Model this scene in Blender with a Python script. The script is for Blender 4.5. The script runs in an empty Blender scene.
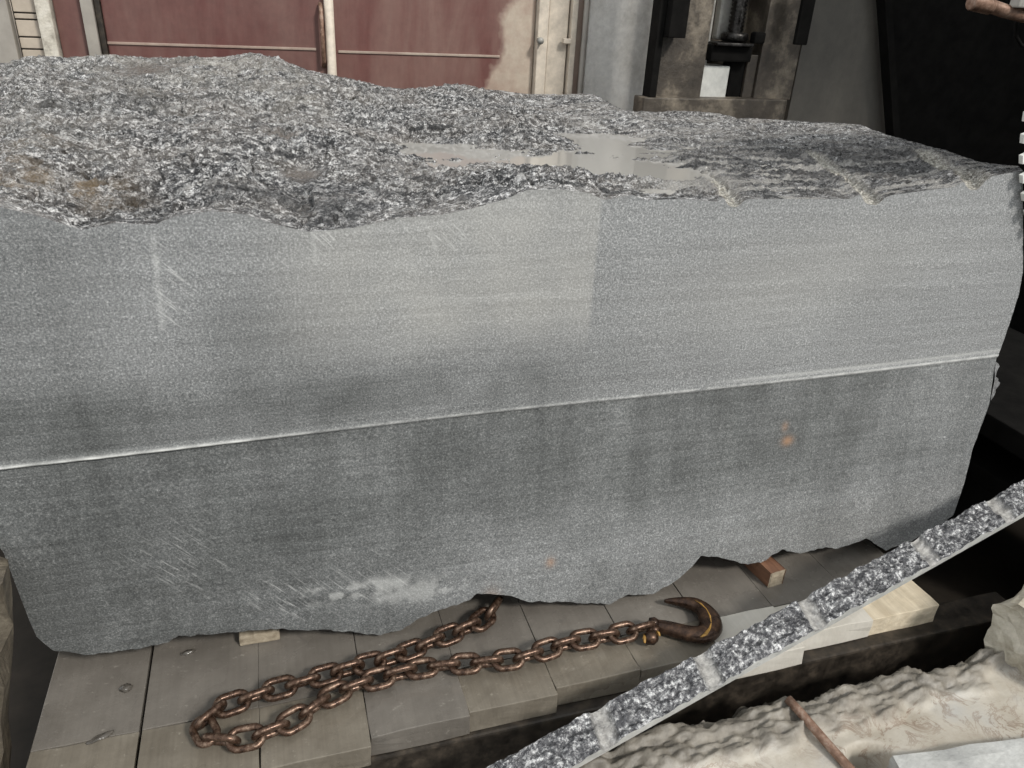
import bpy, bmesh, math, random
import numpy as np
from mathutils import Matrix, Vector

random.seed(4)
S = bpy.context.scene
COL = S.collection

# ------------------------------------------------------------------ camera
F, CX, CY = 769.0, 512.0, 384.0
def nrm(v):
    v = np.array(v, float); return v / np.linalg.norm(v)
_dn = nrm((430 - CX, -(1900 - CY), -F))
_yy = np.array((250 - CX, -(-20 - CY), -F)); _yy = nrm(_yy - _dn * np.dot(_yy, _dn))
_zz = -_dn; _xx = np.cross(_yy, _zz)
R = np.stack([_xx, _yy, _zz])
CAM = np.array((0.0, -1.8, 1.66))
cd = bpy.data.cameras.new('camera'); cam = bpy.data.objects.new('camera', cd); COL.objects.link(cam)
cd.sensor_width = 36.0; cd.lens = F / 1024 * 36.0; cd.clip_start = 0.05
M4 = np.eye(4); M4[:3, :3] = R; M4[:3, 3] = CAM
cam.matrix_world = Matrix(M4.tolist())
S.camera = cam

# ------------------------------------------------------------------ light
W = bpy.data.worlds.new('world'); S.world = W; W.use_nodes = True
bg = W.node_tree.nodes['Background']
bg.inputs['Color'].default_value = (0.94, 0.975, 1.0, 1); bg.inputs['Strength'].default_value = 1.0
sd = bpy.data.lights.new('sun', 'SUN'); sun = bpy.data.objects.new('sun', sd); COL.objects.link(sun)
sd.energy = 2.7; sd.angle = math.radians(9); sd.color = (1.0, 0.965, 0.91)
sun.rotation_euler = Vector((-0.42, 0.78, -0.80)).to_track_quat('-Z', 'Y').to_euler()
S.view_settings.view_transform = 'Standard'; S.view_settings.look = 'None'
S.view_settings.gamma = 1.0; S.view_settings.use_curve_mapping = False
S.view_settings.exposure = 0.08

# ------------------------------------------------------------------ measuring helpers (photo pixel -> place on a known plane)
def ray(x, y): return R @ np.array((x - CX, -(y - CY), -F))
def pz(x, y, z): d = ray(x, y); return CAM + d * ((z - CAM[2]) / d[2])
def py(x, y, Y): d = ray(x, y); return CAM + d * ((Y - CAM[1]) / d[1])

# ------------------------------------------------------------------ mesh helpers
def tag(o, label=None, cat=None, group=None, kind=None):
    if label: o['label'] = label
    if cat: o['category'] = cat
    if group: o['group'] = group
    if kind: o['kind'] = kind
    return o
def empty(name, loc=(0, 0, 0)):
    o = bpy.data.objects.new(name, None); COL.objects.link(o); o.location = loc; o.empty_display_size = 0.1
    return o
def link(name, me, mats, parent=None):
    o = bpy.data.objects.new(name, me); COL.objects.link(o)
    if not me.materials:
        for m in (mats if isinstance(mats, (list, tuple)) else [mats]): me.materials.append(m)
    if parent is not None:
        o.parent = parent; o.location = -parent.location
    return o
def mesh(name, verts, faces, smooth=False, attrs=None, matidx=None):
    me = bpy.data.meshes.new(name)
    me.from_pydata([tuple(map(float, v)) for v in verts], [], [tuple(map(int, f)) for f in faces])
    if attrs:
        for k, a in attrs.items():
            at = me.attributes.new(k, 'FLOAT', 'POINT'); at.data.foreach_set('value', np.asarray(a, np.float32).ravel())
    if smooth: me.polygons.foreach_set('use_smooth', [True] * len(me.polygons))
    if matidx is not None: me.polygons.foreach_set('material_index', matidx)
    me.update()
    return me
def gridfaces(nu, nv, off=0, flip=False):
    i, j = np.meshgrid(np.arange(nu - 1), np.arange(nv - 1), indexing='ij')
    a = off + i * nv + j; b = a + nv; c = b + 1; d = a + 1
    f = np.stack([a, b, c, d], -1).reshape(-1, 4)
    return f[:, ::-1] if flip else f
class MB:
    """collects shapes for ONE mesh"""
    def __init__(s): s.bm = bmesh.new()
    def box(s, x0, x1, y0, y1, z0, z1, bev=0.0, rot=None, cen=None):
        r = bmesh.ops.create_cube(s.bm, size=1.0)
        vs = r['verts']
        for v in vs:
            v.co = Vector(((x0 + x1) / 2 + v.co.x * (x1 - x0), (y0 + y1) / 2 + v.co.y * (y1 - y0), (z0 + z1) / 2 + v.co.z * (z1 - z0)))
        if rot is not None:
            c = Vector(cen) if cen is not None else Vector(((x0 + x1) / 2, (y0 + y1) / 2, (z0 + z1) / 2))
            for v in vs: v.co = c + rot @ (v.co - c)
        if bev > 0:
            es = list({e for v in vs for e in v.link_edges})
            bmesh.ops.bevel(s.bm, geom=es, offset=bev, segments=2, affect='EDGES', profile=0.6)
        return s
    def tube(s, pts, rad, n=10, cap=True, flat=1.0, up=None):
        pts = [Vector(p) for p in pts]; m = len(pts)
        rad = rad if isinstance(rad, (list, tuple)) else [rad] * m
        rings = []; pu = None
        for k, p in enumerate(pts):
            t = (pts[min(k + 1, m - 1)] - pts[max(k - 1, 0)]).normalized()
            if up is not None: u = Vector(up)
            elif pu is None: u = Vector((0, 0, 1)) if abs(t.z) < .9 else Vector((1, 0, 0))
            else: u = pu
            u = (u - t * u.dot(t)).normalized(); pu = u; w = t.cross(u)
            rings.append([s.bm.verts.new(p + u * (math.sin(2 * math.pi * q / n) * rad[k] * flat) + w * (math.cos(2 * math.pi * q / n) * rad[k])) for q in range(n)])
        for k in range(m - 1):
            for q in range(n):
                s.bm.faces.new((rings[k][q], rings[k][(q + 1) % n], rings[k + 1][(q + 1) % n], rings[k + 1][q]))
        if cap:
            s.bm.faces.new(rings[0][::-1]); s.bm.faces.new(rings[-1])
        return s
    def rough(s, cuts, amp, sc, seed=0, keep=None):
        bmesh.ops.subdivide_edges(s.bm, edges=s.bm.edges[:], cuts=cuts, use_grid_fill=True)
        for v in s.bm.verts:
            c = v.co
            d = np.array([pn2(np.array([c.x * sc + seed + q * 17.3 + c.z * sc * .7]), np.array([c.y * sc + c.z * sc * 1.3 + q * 5.1 + seed * .37]), 3)[0] for q in range(3)]) * amp
            if keep is None or keep(c): v.co = c + Vector(d)
        return s
    def build(s, name, mat, parent=None, smooth=False):
        bmesh.ops.recalc_face_normals(s.bm, faces=s.bm.faces[:])
        me = bpy.data.meshes.new(name); s.bm.to_mesh(me); s.bm.free()
        if smooth: me.polygons.foreach_set('use_smooth', [True] * len(me.polygons))
        return link(name, me, mat, parent)

# ------------------------------------------------------------------ numpy noise
_rng = np.random.RandomState(7)
_P = np.concatenate([_rng.permutation(512)] * 3); _A = _rng.rand(512) * 2 * np.pi; _GX, _GY = np.cos(_A), np.sin(_A)
def pn(x, y):
    xi = np.floor(x).astype(int); yi = np.floor(y).astype(int); fx = x - xi; fy = y - yi
    u = fx ** 3 * (fx * (fx * 6 - 15) + 10); v = fy ** 3 * (fy * (fy * 6 - 15) + 10)
    def g(ix, iy, dx, dy):
        h = _P[(_P[ix & 511] + iy) & 511] & 511
        return _GX[h] * dx + _GY[h] * dy
    a = g(xi, yi, fx, fy); b = g(xi + 1, yi, fx - 1, fy); c = g(xi, yi + 1, fx, fy - 1); d = g(xi + 1, yi + 1, fx - 1, fy - 1)
    return ((a * (1 - u) + b * u) * (1 - v) + (c * (1 - u) + d * u) * v) * 1.4
def pn2(x, y, octv=4, gain=0.5):
    s = 0; a = 1.0
    for k in range(octv):
        s = s + a * pn(x * 2 ** k + 11.3 * k, y * 2 ** k - 7.7 * k); a *= gain
    return s
def ridged(x, y, octv=4, gain=0.55):
    s = 0; a = 1.0
    for k in range(octv):
        s = s + a * (1 - 2 * np.abs(pn(x * 2 ** k + 3.1 * k, y * 2 ** k + 9.2 * k))); a *= gain
    return s
def smooth01(x): x = np.clip(x, 0, 1); return x * x * (3 - 2 * x)

# ------------------------------------------------------------------ materials
class NT:
    def __init__(s, name):
        s.m = bpy.data.materials.new(name); s.m.use_nodes = True; s.t = s.m.node_tree; s.b = s.t.nodes['Principled BSDF']
        s.tc = s.t.nodes.new('ShaderNodeTexCoord')
    def co(s, scale=(1, 1, 1), rot=(0, 0, 0)):
        mp = s.t.nodes.new('ShaderNodeMapping'); mp.inputs['Scale'].default_value = scale; mp.inputs['Rotation'].default_value = rot
        s.t.links.new(s.tc.outputs['Object'], mp.inputs['Vector']); return mp.outputs[0]
    def co2(s, scale, rot):
        mp = s.t.nodes.new('ShaderNodeMapping'); mp.vector_type = 'TEXTURE'; mp.inputs['Scale'].default_value = scale; mp.inputs['Rotation'].default_value = rot
        s.t.links.new(s.tc.outputs['Object'], mp.inputs['Vector']); return mp.outputs[0]
    def noise(s, scale, detail=4, rough=0.55, vec=None, dist=0.0):
        n = s.t.nodes.new('ShaderNodeTexNoise'); n.inputs['Scale'].default_value = scale; n.inputs['Detail'].default_value = detail
        n.inputs['Roughness'].default_value = rough; n.inputs['Distortion'].default_value = dist
        s.t.links.new(vec if vec is not None else s.tc.outputs['Object'], n.inputs['Vector']); return n.outputs['Fac']
    def vor(s, scale, vec=None, out='Distance', feature='F1'):
        n = s.t.nodes.new('ShaderNodeTexVoronoi'); n.feature = feature; n.inputs['Scale'].default_value = scale
        s.t.links.new(vec if vec is not None else s.tc.outputs['Object'], n.inputs['Vector']); return n.outputs[out]
    def attr(s, name):
        n = s.t.nodes.new('ShaderNodeAttribute'); n.attribute_name = name; return n.outputs['Fac']
    def ramp(s, fac, stops):
        n = s.t.nodes.new('ShaderNodeValToRGB'); e = n.color_ramp.elements
        while len(e) < len(stops): e.new(0.5)
        for q, (p, c) in enumerate(stops):
            e[q].position = p; c = c if isinstance(c, (tuple, list)) else (c, c, c); e[q].color = (*c[:3], 1)
        s.t.links.new(fac, n.inputs[0]); return n.outputs[0]
    def mix(s, fac, a, b, mode='MIX'):
        n = s.t.nodes.new('ShaderNodeMix'); n.data_type = 'RGBA'; n.blend_type = mode
        for sock, v in ((n.inputs[0], fac), (n.inputs[6], a), (n.inputs[7], b)):
            if hasattr(v, 'is_linked'): s.t.links.new(v, sock)
            elif isinstance(v, (int, float)) and sock.type == 'VALUE': sock.default_value = v
            else: sock.default_value = (*v, 1) if isinstance(v, (tuple, list)) else (v, v, v, 1)
        return n.outputs[2]
    def math(s, op, a, b=0.0):
        n = s.t.nodes.new('ShaderNodeMath'); n.operation = op
        for k, v in enumerate((a, b)):
            if hasattr(v, 'is_linked'): s.t.links.new(v, n.inputs[k])
            else: n.inputs[k].default_value = v
        return n.outputs[0]
    def out(s, color=None, rough=None, bump=None, strength=0.3, dist=0.002, metal=None, spec=None, coat=None):
        def put(k, v):
            if v is None: return
            if hasattr(v, 'is_linked'): s.t.links.new(v, s.b.inputs[k])
            else: s.b.inputs[k].default_value = (*v, 1) if isinstance(v, (tuple, list)) else v
        put('Base Color', color); put('Roughness', rough); put('Metallic', metal); put('Specular IOR Level', spec); put('Coat Weight', coat)
        if bump is not None:
            n = s.t.nodes.new('ShaderNodeBump'); n.inputs['Strength'].default_value = strength; n.inputs['Distance'].default_value = dist
            s.t.links.new(bump, n.inputs['Height']); s.t.links.new(n.outputs[0], s.b.inputs['Normal'])
        return s.m

def m_sawn():
    n = NT('sawn_granite')
    g = n.noise(185, 3, 0.8)
    c = n.ramp(g, [(0.28, (0.085, 0.088, 0.09)), (0.44, (0.165, 0.17, 0.17)), (0.56, (0.255, 0.258, 0.255)), (0.70, (0.48, 0.48, 0.475)), (0.80, (0.75, 0.745, 0.73))])
    c = n.mix(0.6, c, n.ramp(n.noise(70, 3, 0.7), [(0.35, 0.8), (0.65, 1.2)]), 'MULTIPLY')
    big = n.noise(2.2, 5, 0.6)
    c = n.mix(0.7, c, n.ramp(big, [(0.3, 0.78), (0.7, 1.12)]), 'MULTIPLY')
    streak = n.noise(1.0, 4, 0.65, n.co((1.6, 1, 95), (0, 0.05, 0)))
    c = n.mix(n.math('MULTIPLY', n.attr('damp'), 0.55), c, n.ramp(streak, [(0.35, 0.62), (0.62, 1.1)]), 'MULTIPLY')
    drip = n.noise(1.0, 4, 0.6, n.co((14, 1, 1.1)))
    c = n.mix(n.math('MULTIPLY', n.attr('damp'), 0.45), c, n.ramp(drip, [(0.36, 0.66), (0.62, 1.2)]), 'MULTIPLY')
    c = n.mix(n.attr('damp'), c, (0.46, 0.468, 0.46), 'MULTIPLY')
    c = n.mix(n.math('MULTIPLY', n.attr('dust'), 0.36), c, (0.45, 0.435, 0.395))
    sc = n.noise(1.0, 3, 0.7, n.co2((0.12, 1.0, 0.008), (0, 0.82, 0)))
    sc = n.math('MULTIPLY', n.ramp(sc, [(0.55, 0.0), (0.68, 1.0)]), n.attr('scratch'))
    c = n.mix(n.math('MULTIPLY', sc, 0.7), c, (0.62, 0.62, 0.60))
    c = n.mix(n.attr('white'), c, (0.72, 0.72, 0.69))
    c = n.mix(n.attr('rust'), c, (0.40, 0.21, 0.10))
    speck = n.ramp(n.vor(60, out='Distance'), [(0.0, 1.0), (0.10, 0.0)])
    c = n.mix(n.math('MULTIPLY', speck, 0.35), c, (0.7, 0.7, 0.68))
    return n.out(c, 0.62, n.math('ADD', g, n.math('MULTIPLY', streak, 0.6)), 0.35, 0.002)
def m_rocktop():
    n = NT('split_granite_wet')
    g = n.math('ADD', n.math('MULTIPLY', n.noise(1.0, 4, 0.75, n.co((42, 66, 66)), 0.5), 0.6), n.math('MULTIPLY', n.noise(210, 3, 0.8), 0.4))
    c = n.ramp(g, [(0.42, (0.012, 0.012, 0.013)), (0.475, (0.055, 0.055, 0.057)), (0.52, (0.26, 0.255, 0.25)), (0.56, (0.62, 0.61, 0.60)), (0.61, (0.92, 0.91, 0.90))])  # strong fleck contrast also paints the wet glints into the colour
    big = n.noise(5, 5, 0.6, n.co((0.7, 1, 1)))
    c = n.mix(n.ramp(big, [(0.42, 0.0), (0.62, 0.6)]), c, n.mix(0.5, c, (0.34, 0.30, 0.26)))
    sl = n.noise(1.0, 4, 0.65, n.co((9, 30, 20)), 0.8)
    c = n.mix(n.ramp(sl, [(0.36, 0.9), (0.44, 0.0)]), c, (0.016, 0.016, 0.017))  # dark slits painted in for the shaded steps of the torn relief
    c = n.mix(n.ramp(sl, [(0.56, 0.0), (0.70, 0.55)]), c, (0.62, 0.61, 0.59))
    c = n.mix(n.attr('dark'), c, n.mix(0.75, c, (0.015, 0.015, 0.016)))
    c = n.mix(n.math('MULTIPLY', n.attr('dust'), 0.6), c, (0.40, 0.375, 0.33))
    c = n.mix(n.math('MULTIPLY', n.attr('rust'), n.ramp(n.noise(14, 4), [(0.38, 0.0), (0.62, 0.8)])), c, (0.21, 0.145, 0.075))
    c = n.mix(n.attr('brown_mud'), c, (0.15, 0.128, 0.11))
    c = n.mix(n.attr('mud'), c, (0.37, 0.355, 0.33))
    c = n.mix(n.attr('groove'), c, n.ramp(n.noise(120, 3, 0.7), [(0.38, (0.16, 0.145, 0.12)), (0.5, (0.36, 0.335, 0.28)), (0.6, (0.80, 0.77, 0.70))]))
    r = n.ramp(n.noise(24, 4), [(0.35, 0.12), (0.65, 0.36)])
    r = n.mix(n.attr('mud'), r, 0.12)
    r = n.mix(n.attr('groove'), r, 0.3)
    h = n.math('ADD', n.noise(60, 5, 0.7), n.math('MULTIPLY', n.vor(85), 0.5))
    return n.out(c, r, h, 1.0, 0.02, spec=0.7)
def m_side():
    n = NT('broken_granite_dark')
    g = n.noise(90, 4, 0.7)
    c = n.ramp(g, [(0.3, 0.06), (0.5, 0.14), (0.7, 0.32)])
    return n.out(c, 0.6, n.noise(40, 5, 0.7), 0.6, 0.01)
def m_mud(name, a, b, rough=0.32, sc=6, spots=True, streak=0.0):
    n = NT(name)
    c = n.ramp(n.noise(sc, 6, 0.6), [(0.3, a), (0.7, b)])
    if streak:
        st = n.noise(1.0, 4, 0.6, n.co((90, 3, 30)))
        c = n.mix(streak, c, n.ramp(st, [(0.3, 0.72), (0.65, 1.15)]), 'MULTIPLY')
    if spots:
        sp = n.ramp(n.noise(38, 4, 0.75, n.co((1, 1.6, 1))), [(0.62, 0.0), (0.72, 1.0)])
        c = n.mix(n.math('MULTIPLY', sp, 0.4), c, n.mix(0.5, c, (0.62, 0.58, 0.5)))
        dk = n.ramp(n.noise(9, 5, 0.7, dist=0.6), [(0.62, 0.0), (0.74, 1.0)])
        c = n.mix(n.math('MULTIPLY', dk, 0.45), c, (0.07, 0.066, 0.06))
    r = n.ramp(n.noise(7, 4), [(0.35, max(rough - .12, .05)), (0.65, rough + .16)])
    return n.out(c, r, n.noise(45, 5, 0.7), 0.3, 0.004)
def m_wood(name, a, b, rough=0.6):
    n = NT(name)
    st = n.noise(1.0, 5, 0.6, n.co((40, 4, 60)), 0.4)
    c = n.ramp(st, [(0.3, a), (0.7, b)])
    c = n.mix(0.5, c, n.ramp(n.noise(22, 4), [(0.3, 0.75), (0.7, 1.15)]), 'MULTIPLY')
    return n.out(c, rough, n.math('ADD', st, n.noise(120, 3)), 0.35, 0.003)
def m_rusty(name, a, b, c3, rough=0.38, metal=0.55, sc=60):
    n = NT(name)
    f = n.noise(sc, 5, 0.7)
    c = n.ramp(f, [(0.30, a), (0.52, b), (0.74, c3)])
    return n.out(c, n.ramp(f, [(0.3, rough - .1), (0.7, rough + .2)]), n.noise(sc * 2.5, 4), 0.35, 0.0015, metal=metal)
def m_paint(name, base, dust, amount=0.5, rough=0.5, sc=3.0):
    n = NT(name)
    v = n.noise(1.0, 5, 0.65, n.co((sc * 1.6, 1, sc * .35)), 0.3)
    c = n.mix(n.ramp(v, [(0.5 - .25 * amount - .08, 0.0), (0.72, amount)]), base, dust)
    c = n.mix(0.6, c, n.ramp(n.noise(18, 5, 0.7), [(0.3, 0.78), (0.7, 1.15)]), 'MULTIPLY')
    sp = n.ramp(n.noise(60, 3, 0.8), [(0.66, 0.0), (0.74, 1.0)])
    c = n.mix(n.math('MULTIPLY', sp, 0.35), c, dust)
    return n.out(c, rough, n.noise(30, 4), 0.15, 0.003)
def m_stained(name, x0, slope, z0):
    n = NT(name); sp = n.t.nodes.new('ShaderNodeSeparateXYZ'); n.t.links.new(n.tc.outputs['Object'], sp.inputs[0])
    f = n.math('ADD', n.math('SUBTRACT', sp.outputs[0], x0), n.math('MULTIPLY', n.math('SUBTRACT', z0, sp.outputs[2]), slope))
    f = n.math('ADD', f, n.math('MULTIPLY', n.math('SUBTRACT', n.noise(3.5, 4, 0.6), 0.5), 0.35))
    pale = n.ramp(f, [(0.0, 0.0), (0.06, 1.0)])
    v = n.noise(1.0, 5, 0.65, n.co((3.2, 1, 0.8)), 0.3)
    red = n.mix(n.ramp(v, [(0.3, 0.0), (0.72, 0.65)]), (0.10, 0.020, 0.017), (0.27, 0.185, 0.15))
    c = n.mix(pale, red, n.ramp(n.noise(4, 5, 0.65), [(0.3, (0.32, 0.22, 0.17)), (0.65, (0.47, 0.40, 0.32))]))
    c = n.mix(0.5, c, n.ramp(n.noise(20, 5, 0.7), [(0.3, 0.8), (0.7, 1.15)]), 'MULTIPLY')
    return n.out(c, 0.58, n.noise(30, 4), 0.15, 0.003)
def m_concrete(name, a, b, c3, sc=5, rough=0.75):
    n = NT(name)
    f = n.noise(sc, 7, 0.68)
    c = n.ramp(f, [(0.28, a), (0.5, b), (0.72, c3)])
    c = n.mix(0.5, c, n.ramp(n.noise(sc * 9, 4, 0.7), [(0.3, 0.75), (0.7, 1.15)]), 'MULTIPLY')
    return n.out(c, rough, n.noise(sc * 7, 6, 0.7), 0.5, 0.01)
def m_pad():
    n = NT('slurry_covered_concrete')
    f = n.noise(4.0, 6, 0.65)
    c = n.ramp(f, [(0.32, (0.34, 0.30, 0.24)), (0.5, (0.44, 0.405, 0.345)), (0.68, (0.42, 0.41, 0.385))])
    ve = n.ramp(n.noise(11, 6, 0.72, dist=0.9), [(0.50, 0.0), (0.545, 1.0), (0.59, 0.1), (1.0, 0.0)])
    pt = n.ramp(n.noise(2.6, 3), [(0.42, 0.0), (0.6, 1.0)])
    c = n.mix(n.math('MULTIPLY', n.math('MULTIPLY', ve, pt), 0.75), c, (0.15, 0.085, 0.05))
    dk = n.ramp(n.noise(24, 4, 0.7), [(0.66, 0.0), (0.74, 1.0)])
    c = n.mix(n.math('MULTIPLY', dk, 0.5), c, (0.14, 0.125, 0.105))
    c = n.mix(n.attr('crust'), c, n.ramp(n.noise(14, 6, 0.7), [(0.3, (0.09, 0.08, 0.065)), (0.7, (0.26, 0.235, 0.195))]))
    return n.out(c, n.ramp(f, [(0.35, 0.6), (0.6, 0.4)]), n.noise(50, 6, 0.7), 0.45, 0.006)
def m_strip():
    n = NT('wet_split_strip')
    g = n.noise(58, 5, 0.78)
    c = n.ramp(g, [(0.36, (0.02, 0.02, 0.023)), (0.49, (0.075, 0.075, 0.08)), (0.57, (0.30, 0.30, 0.30)), (0.68, (0.88, 0.88, 0.87))])
    c = n.mix(n.math('MULTIPLY', n.attr('groove'), n.ramp(n.noise(26, 4, 0.7), [(0.3, 0.2), (0.55, 1.0)])), c, n.ramp(n.noise(60, 4), [(0.3, (0.22, 0.21, 0.195)), (0.7, (0.50, 0.485, 0.455))]))
    return n.out(c, n.mix(n.attr('groove'), 0.18, 0.5), n.noise(55, 5, 0.7), 0.8, 0.01, spec=0.7)
def plain(name, col, rough=0.6, metal=0.0, sc=30, var=0.3, spec=None, bump=0.2):
    n = NT(name)
    c = n.mix(1.0, col, n.ramp(n.noise(sc, 5, 0.65), [(0.3, 1 - var), (0.7, 1 + var)]), 'MULTIPLY')
    return n.out(c, rough, n.noise(sc * 3, 4), bump, 0.003, metal=metal, spec=spec)
def m_water():
    n = NT('muddy_water')
    return n.out((0.36, 0.345, 0.315), 0.06, n.noise(9, 2), 0.02, 0.002, spec=0.9)

MAT = dict(
    sawn=m_sawn(), top=m_rocktop(), side=m_side(), water=m_water(), strip=m_strip(), pad=m_pad(),
    plank=m_mud('slurry_coated_plank', (0.112, 0.100, 0.086), (0.172, 0.156, 0.135), 0.22, 6, True, 0.25),
    plank_warm=m_mud('muddy_bare_plank', (0.125, 0.108, 0.084), (0.19, 0.168, 0.134), 0.32, 9, True, 0.45),
    plank_pale=m_wood('pale_sunlit_timber', (0.50, 0.42, 0.30), (0.72, 0.63, 0.48), 0.7),  # pale timber, lightened further for the sun on the right-hand pieces
    plank_grey=m_mud('pale_sunlit_slurry_plank', (0.50, 0.47, 0.41), (0.62, 0.59, 0.53), 0.5, 6, False, 0.2),  # slurry planks with the sunshine at the right worked into their colour
    wedge=m_wood('wedge_timber', (0.20, 0.16, 0.11), (0.42, 0.36, 0.27), 0.65),
    wedge_red=m_wood('red_wedge_timber', (0.10, 0.045, 0.028), (0.22, 0.11, 0.06), 0.55),
    chain=m_rusty('rusty_chain_steel', (0.022, 0.012, 0.008), (0.095, 0.055, 0.036), (0.32, 0.235, 0.175), 0.27, 0.65),
    hook=m_rusty('worn_hook_steel', (0.018, 0.010, 0.007), (0.05, 0.028, 0.018), (0.14, 0.078, 0.045), 0.28, 0.6, 35),
    yellow=plain('worn_yellow_paint', (0.30, 0.165, 0.035), 0.5, 0.0, 60, 0.5),
    beam=m_rusty('dark_cart_steel', (0.012, 0.010, 0.008), (0.04, 0.032, 0.024), (0.09, 0.07, 0.05), 0.5, 0.3, 22),
    black=plain('dark_machine_steel', (0.006, 0.0056, 0.005), 0.85, 0.0, 12, 0.5, spec=0.12),
    floor=plain('wet_dark_floor', (0.018, 0.0145, 0.011), 0.55, 0, 6, 0.5, spec=0.2),
    red=m_paint('dusty_red_paint', (0.092, 0.018, 0.016), (0.24, 0.165, 0.135), 0.62, 0.55, 1.9),
    red_pale=m_paint('red_paint_washed_pale', (0.23, 0.13, 0.105), (0.44, 0.375, 0.305), 0.9, 0.6, 1.6),
    cream=plain('dusty_cream_paint', (0.58, 0.51, 0.42), 0.6, 0, 14, 0.22),
    greyboard=plain('grey_board', (0.30, 0.275, 0.24), 0.7, 0, 8, 0.15),
    tile=plain('beige_tile', (0.42, 0.36, 0.29), 0.6, 0, 10, 0.15),
    peel=m_concrete('peeling_white_paint', (0.20, 0.175, 0.14), (0.55, 0.51, 0.43), (0.72, 0.68, 0.60), 13),
    wallc=m_concrete('stained_plaster', (0.46, 0.43, 0.38), (0.76, 0.73, 0.68), (0.86, 0.84, 0.80), 3),
    column=m_concrete('dirty_machine_column', (0.022, 0.018, 0.014), (0.075, 0.062, 0.048), (0.30, 0.255, 0.195), 5, 0.5),
    plate=m_paint('dark_steel_plate', (0.075, 0.069, 0.06), (0.17, 0.155, 0.13), 0.6, 0.5, 1.6),
    lightsteel=plain('pale_steel', (0.34, 0.33, 0.30), 0.5, 0.2, 12, 0.3),
    screw=m_rusty('oily_screw_steel', (0.012, 0.011, 0.010), (0.03, 0.028, 0.026), (0.10, 0.095, 0.09), 0.28, 0.8, 30),
    pipe=m_rusty('rusty_pipe', (0.10, 0.055, 0.035), (0.24, 0.145, 0.10), (0.40, 0.32, 0.26), 0.5, 0.3, 40),
    white=plain('white_enamel', (0.62, 0.62, 0.58), 0.5, 0, 20, 0.15),
    greystone=m_concrete('grey_sawn_stone', (0.30, 0.30, 0.29), (0.42, 0.42, 0.40), (0.50, 0.50, 0.48), 7, 0.6),
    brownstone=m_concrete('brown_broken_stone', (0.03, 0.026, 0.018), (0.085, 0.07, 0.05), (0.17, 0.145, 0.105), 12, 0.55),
    rubble=m_concrete('broken_concrete', (0.20, 0.17, 0.12), (0.42, 0.385, 0.31), (0.58, 0.54, 0.46), 9, 0.8),
    clod=plain('wet_mud', (0.07, 0.062, 0.052), 0.15, 0, 60, 0.4),
    roof=plain('shade_roof_sheet', (0.16, 0.16, 0.155), 0.8, 0, 3, 0.2),
)

# ================================================================== SETTING
BED = -0.10           # top of the planks
FLOOR = -0.62
WALLY = 3.2
def WX(px, pyy, Y): return float(py(px, pyy, Y)[0])
def WZ(px, pyy, Y): return float(py(px, pyy, Y)[2])

fl = MB().box(-4.5, 6.5, -6.0, 4.2, FLOOR - 0.1, FLOOR).build('floor', MAT['floor']); tag(fl, kind='structure')

xw0, xw1 = WX(586, 40, WALLY), WX(662, 40, WALLY)
w = MB().box(xw0, xw1, WALLY - 0.02, WALLY + 0.22, FLOOR, 3.4, 0.01).build('wall_back', MAT['wallc']); tag(w, kind='structure')
w = MB().box(-4.5, 6.5, WALLY + 0.9, WALLY + 1.0, FLOOR, 2.35).build('wall_outer', MAT['cream']); tag(w, kind='structure')
w = MB().box(5.7, 5.8, -0.9, WALLY + 0.9, FLOOR, 4.5).build('shade_wall_right', MAT['black']); tag(w, kind='structure')  # unseen black wall added to hold sky light off the right side
w = MB().box(4.5, 6.5, -0.9, WALLY + 1.0, 4.5, 4.6).build('shade_roof', MAT['roof']); tag(w, kind='structure')  # unseen roof piece added to keep the machines on the right dark

# ------------------------------------------------------------------ red steel gate in the back wall
Yg = WALLY
gate = empty('steel_gate', (WX(320, 40, Yg), Yg, FLOOR))
tag(gate, 'dusty dark red steel gate behind the granite block', 'gate')
ZT = 2.3
def slab(name, mat, px0, px1, parent, y0, y1, z0=FLOOR, z1=ZT, bev=0.006, row=40):
    return MB().box(WX(px0, row, Yg), WX(px1, row, Yg), Yg + y0, Yg + y1, z0, z1, bev).build(name, mat, parent)
slab('panel', MAT['red'], 107, 326, gate, 0.0, 0.03)
xq0, zq0 = WX(500, 20, Yg), WZ(500, 20, Yg)
o = slab('panel', m_stained('red_paint_with_slurry_stain', xq0, 0.35, zq0), 334, 534, gate, 0.0, 0.03); o['label'] = 'panel washed pale by dried slurry on its right'
slab('panel', MAT['red'], 60, 87, gate, 0.0, 0.03)
zr = WZ(230, 46, Yg)
for a, b, pr in ((108, 316, 46), (338, 500, 54)):
    zr = WZ((a + b) / 2, pr, Yg)
    MB().box(WX(a, 46, Yg), WX(b, 46, Yg), Yg - 0.008, Yg + 0.004, zr - 0.007, zr + 0.007, 0.003).build('weld_seam', MAT['red_pale'], gate)
o = slab('stile', MAT['greyboard'], 88, 100, gate, -0.045, 0.03)
o = slab('stile', MAT['beam'], 100.5, 106.5, gate, -0.02, 0.03)
xp = WX(330, 40, Yg)
MB().tube([(xp, Yg - 0.03, FLOOR), (xp, Yg - 0.03, ZT)], 0.027, 12).build('pipe', MAT['cream'], gate, True)
xr = WX(322, 40, Yg)
MB().tube([(xr, Yg - 0.01, WZ(322, 4, Yg)), (xr, Yg - 0.05, WZ(322, 8, Yg)), (xr, Yg - 0.05, WZ(322, 60, Yg)), (xr, Yg - 0.01, WZ(322, 66, Yg))], 0.012, 8).build('pull_handle', MAT['pipe'], gate, True)

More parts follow.
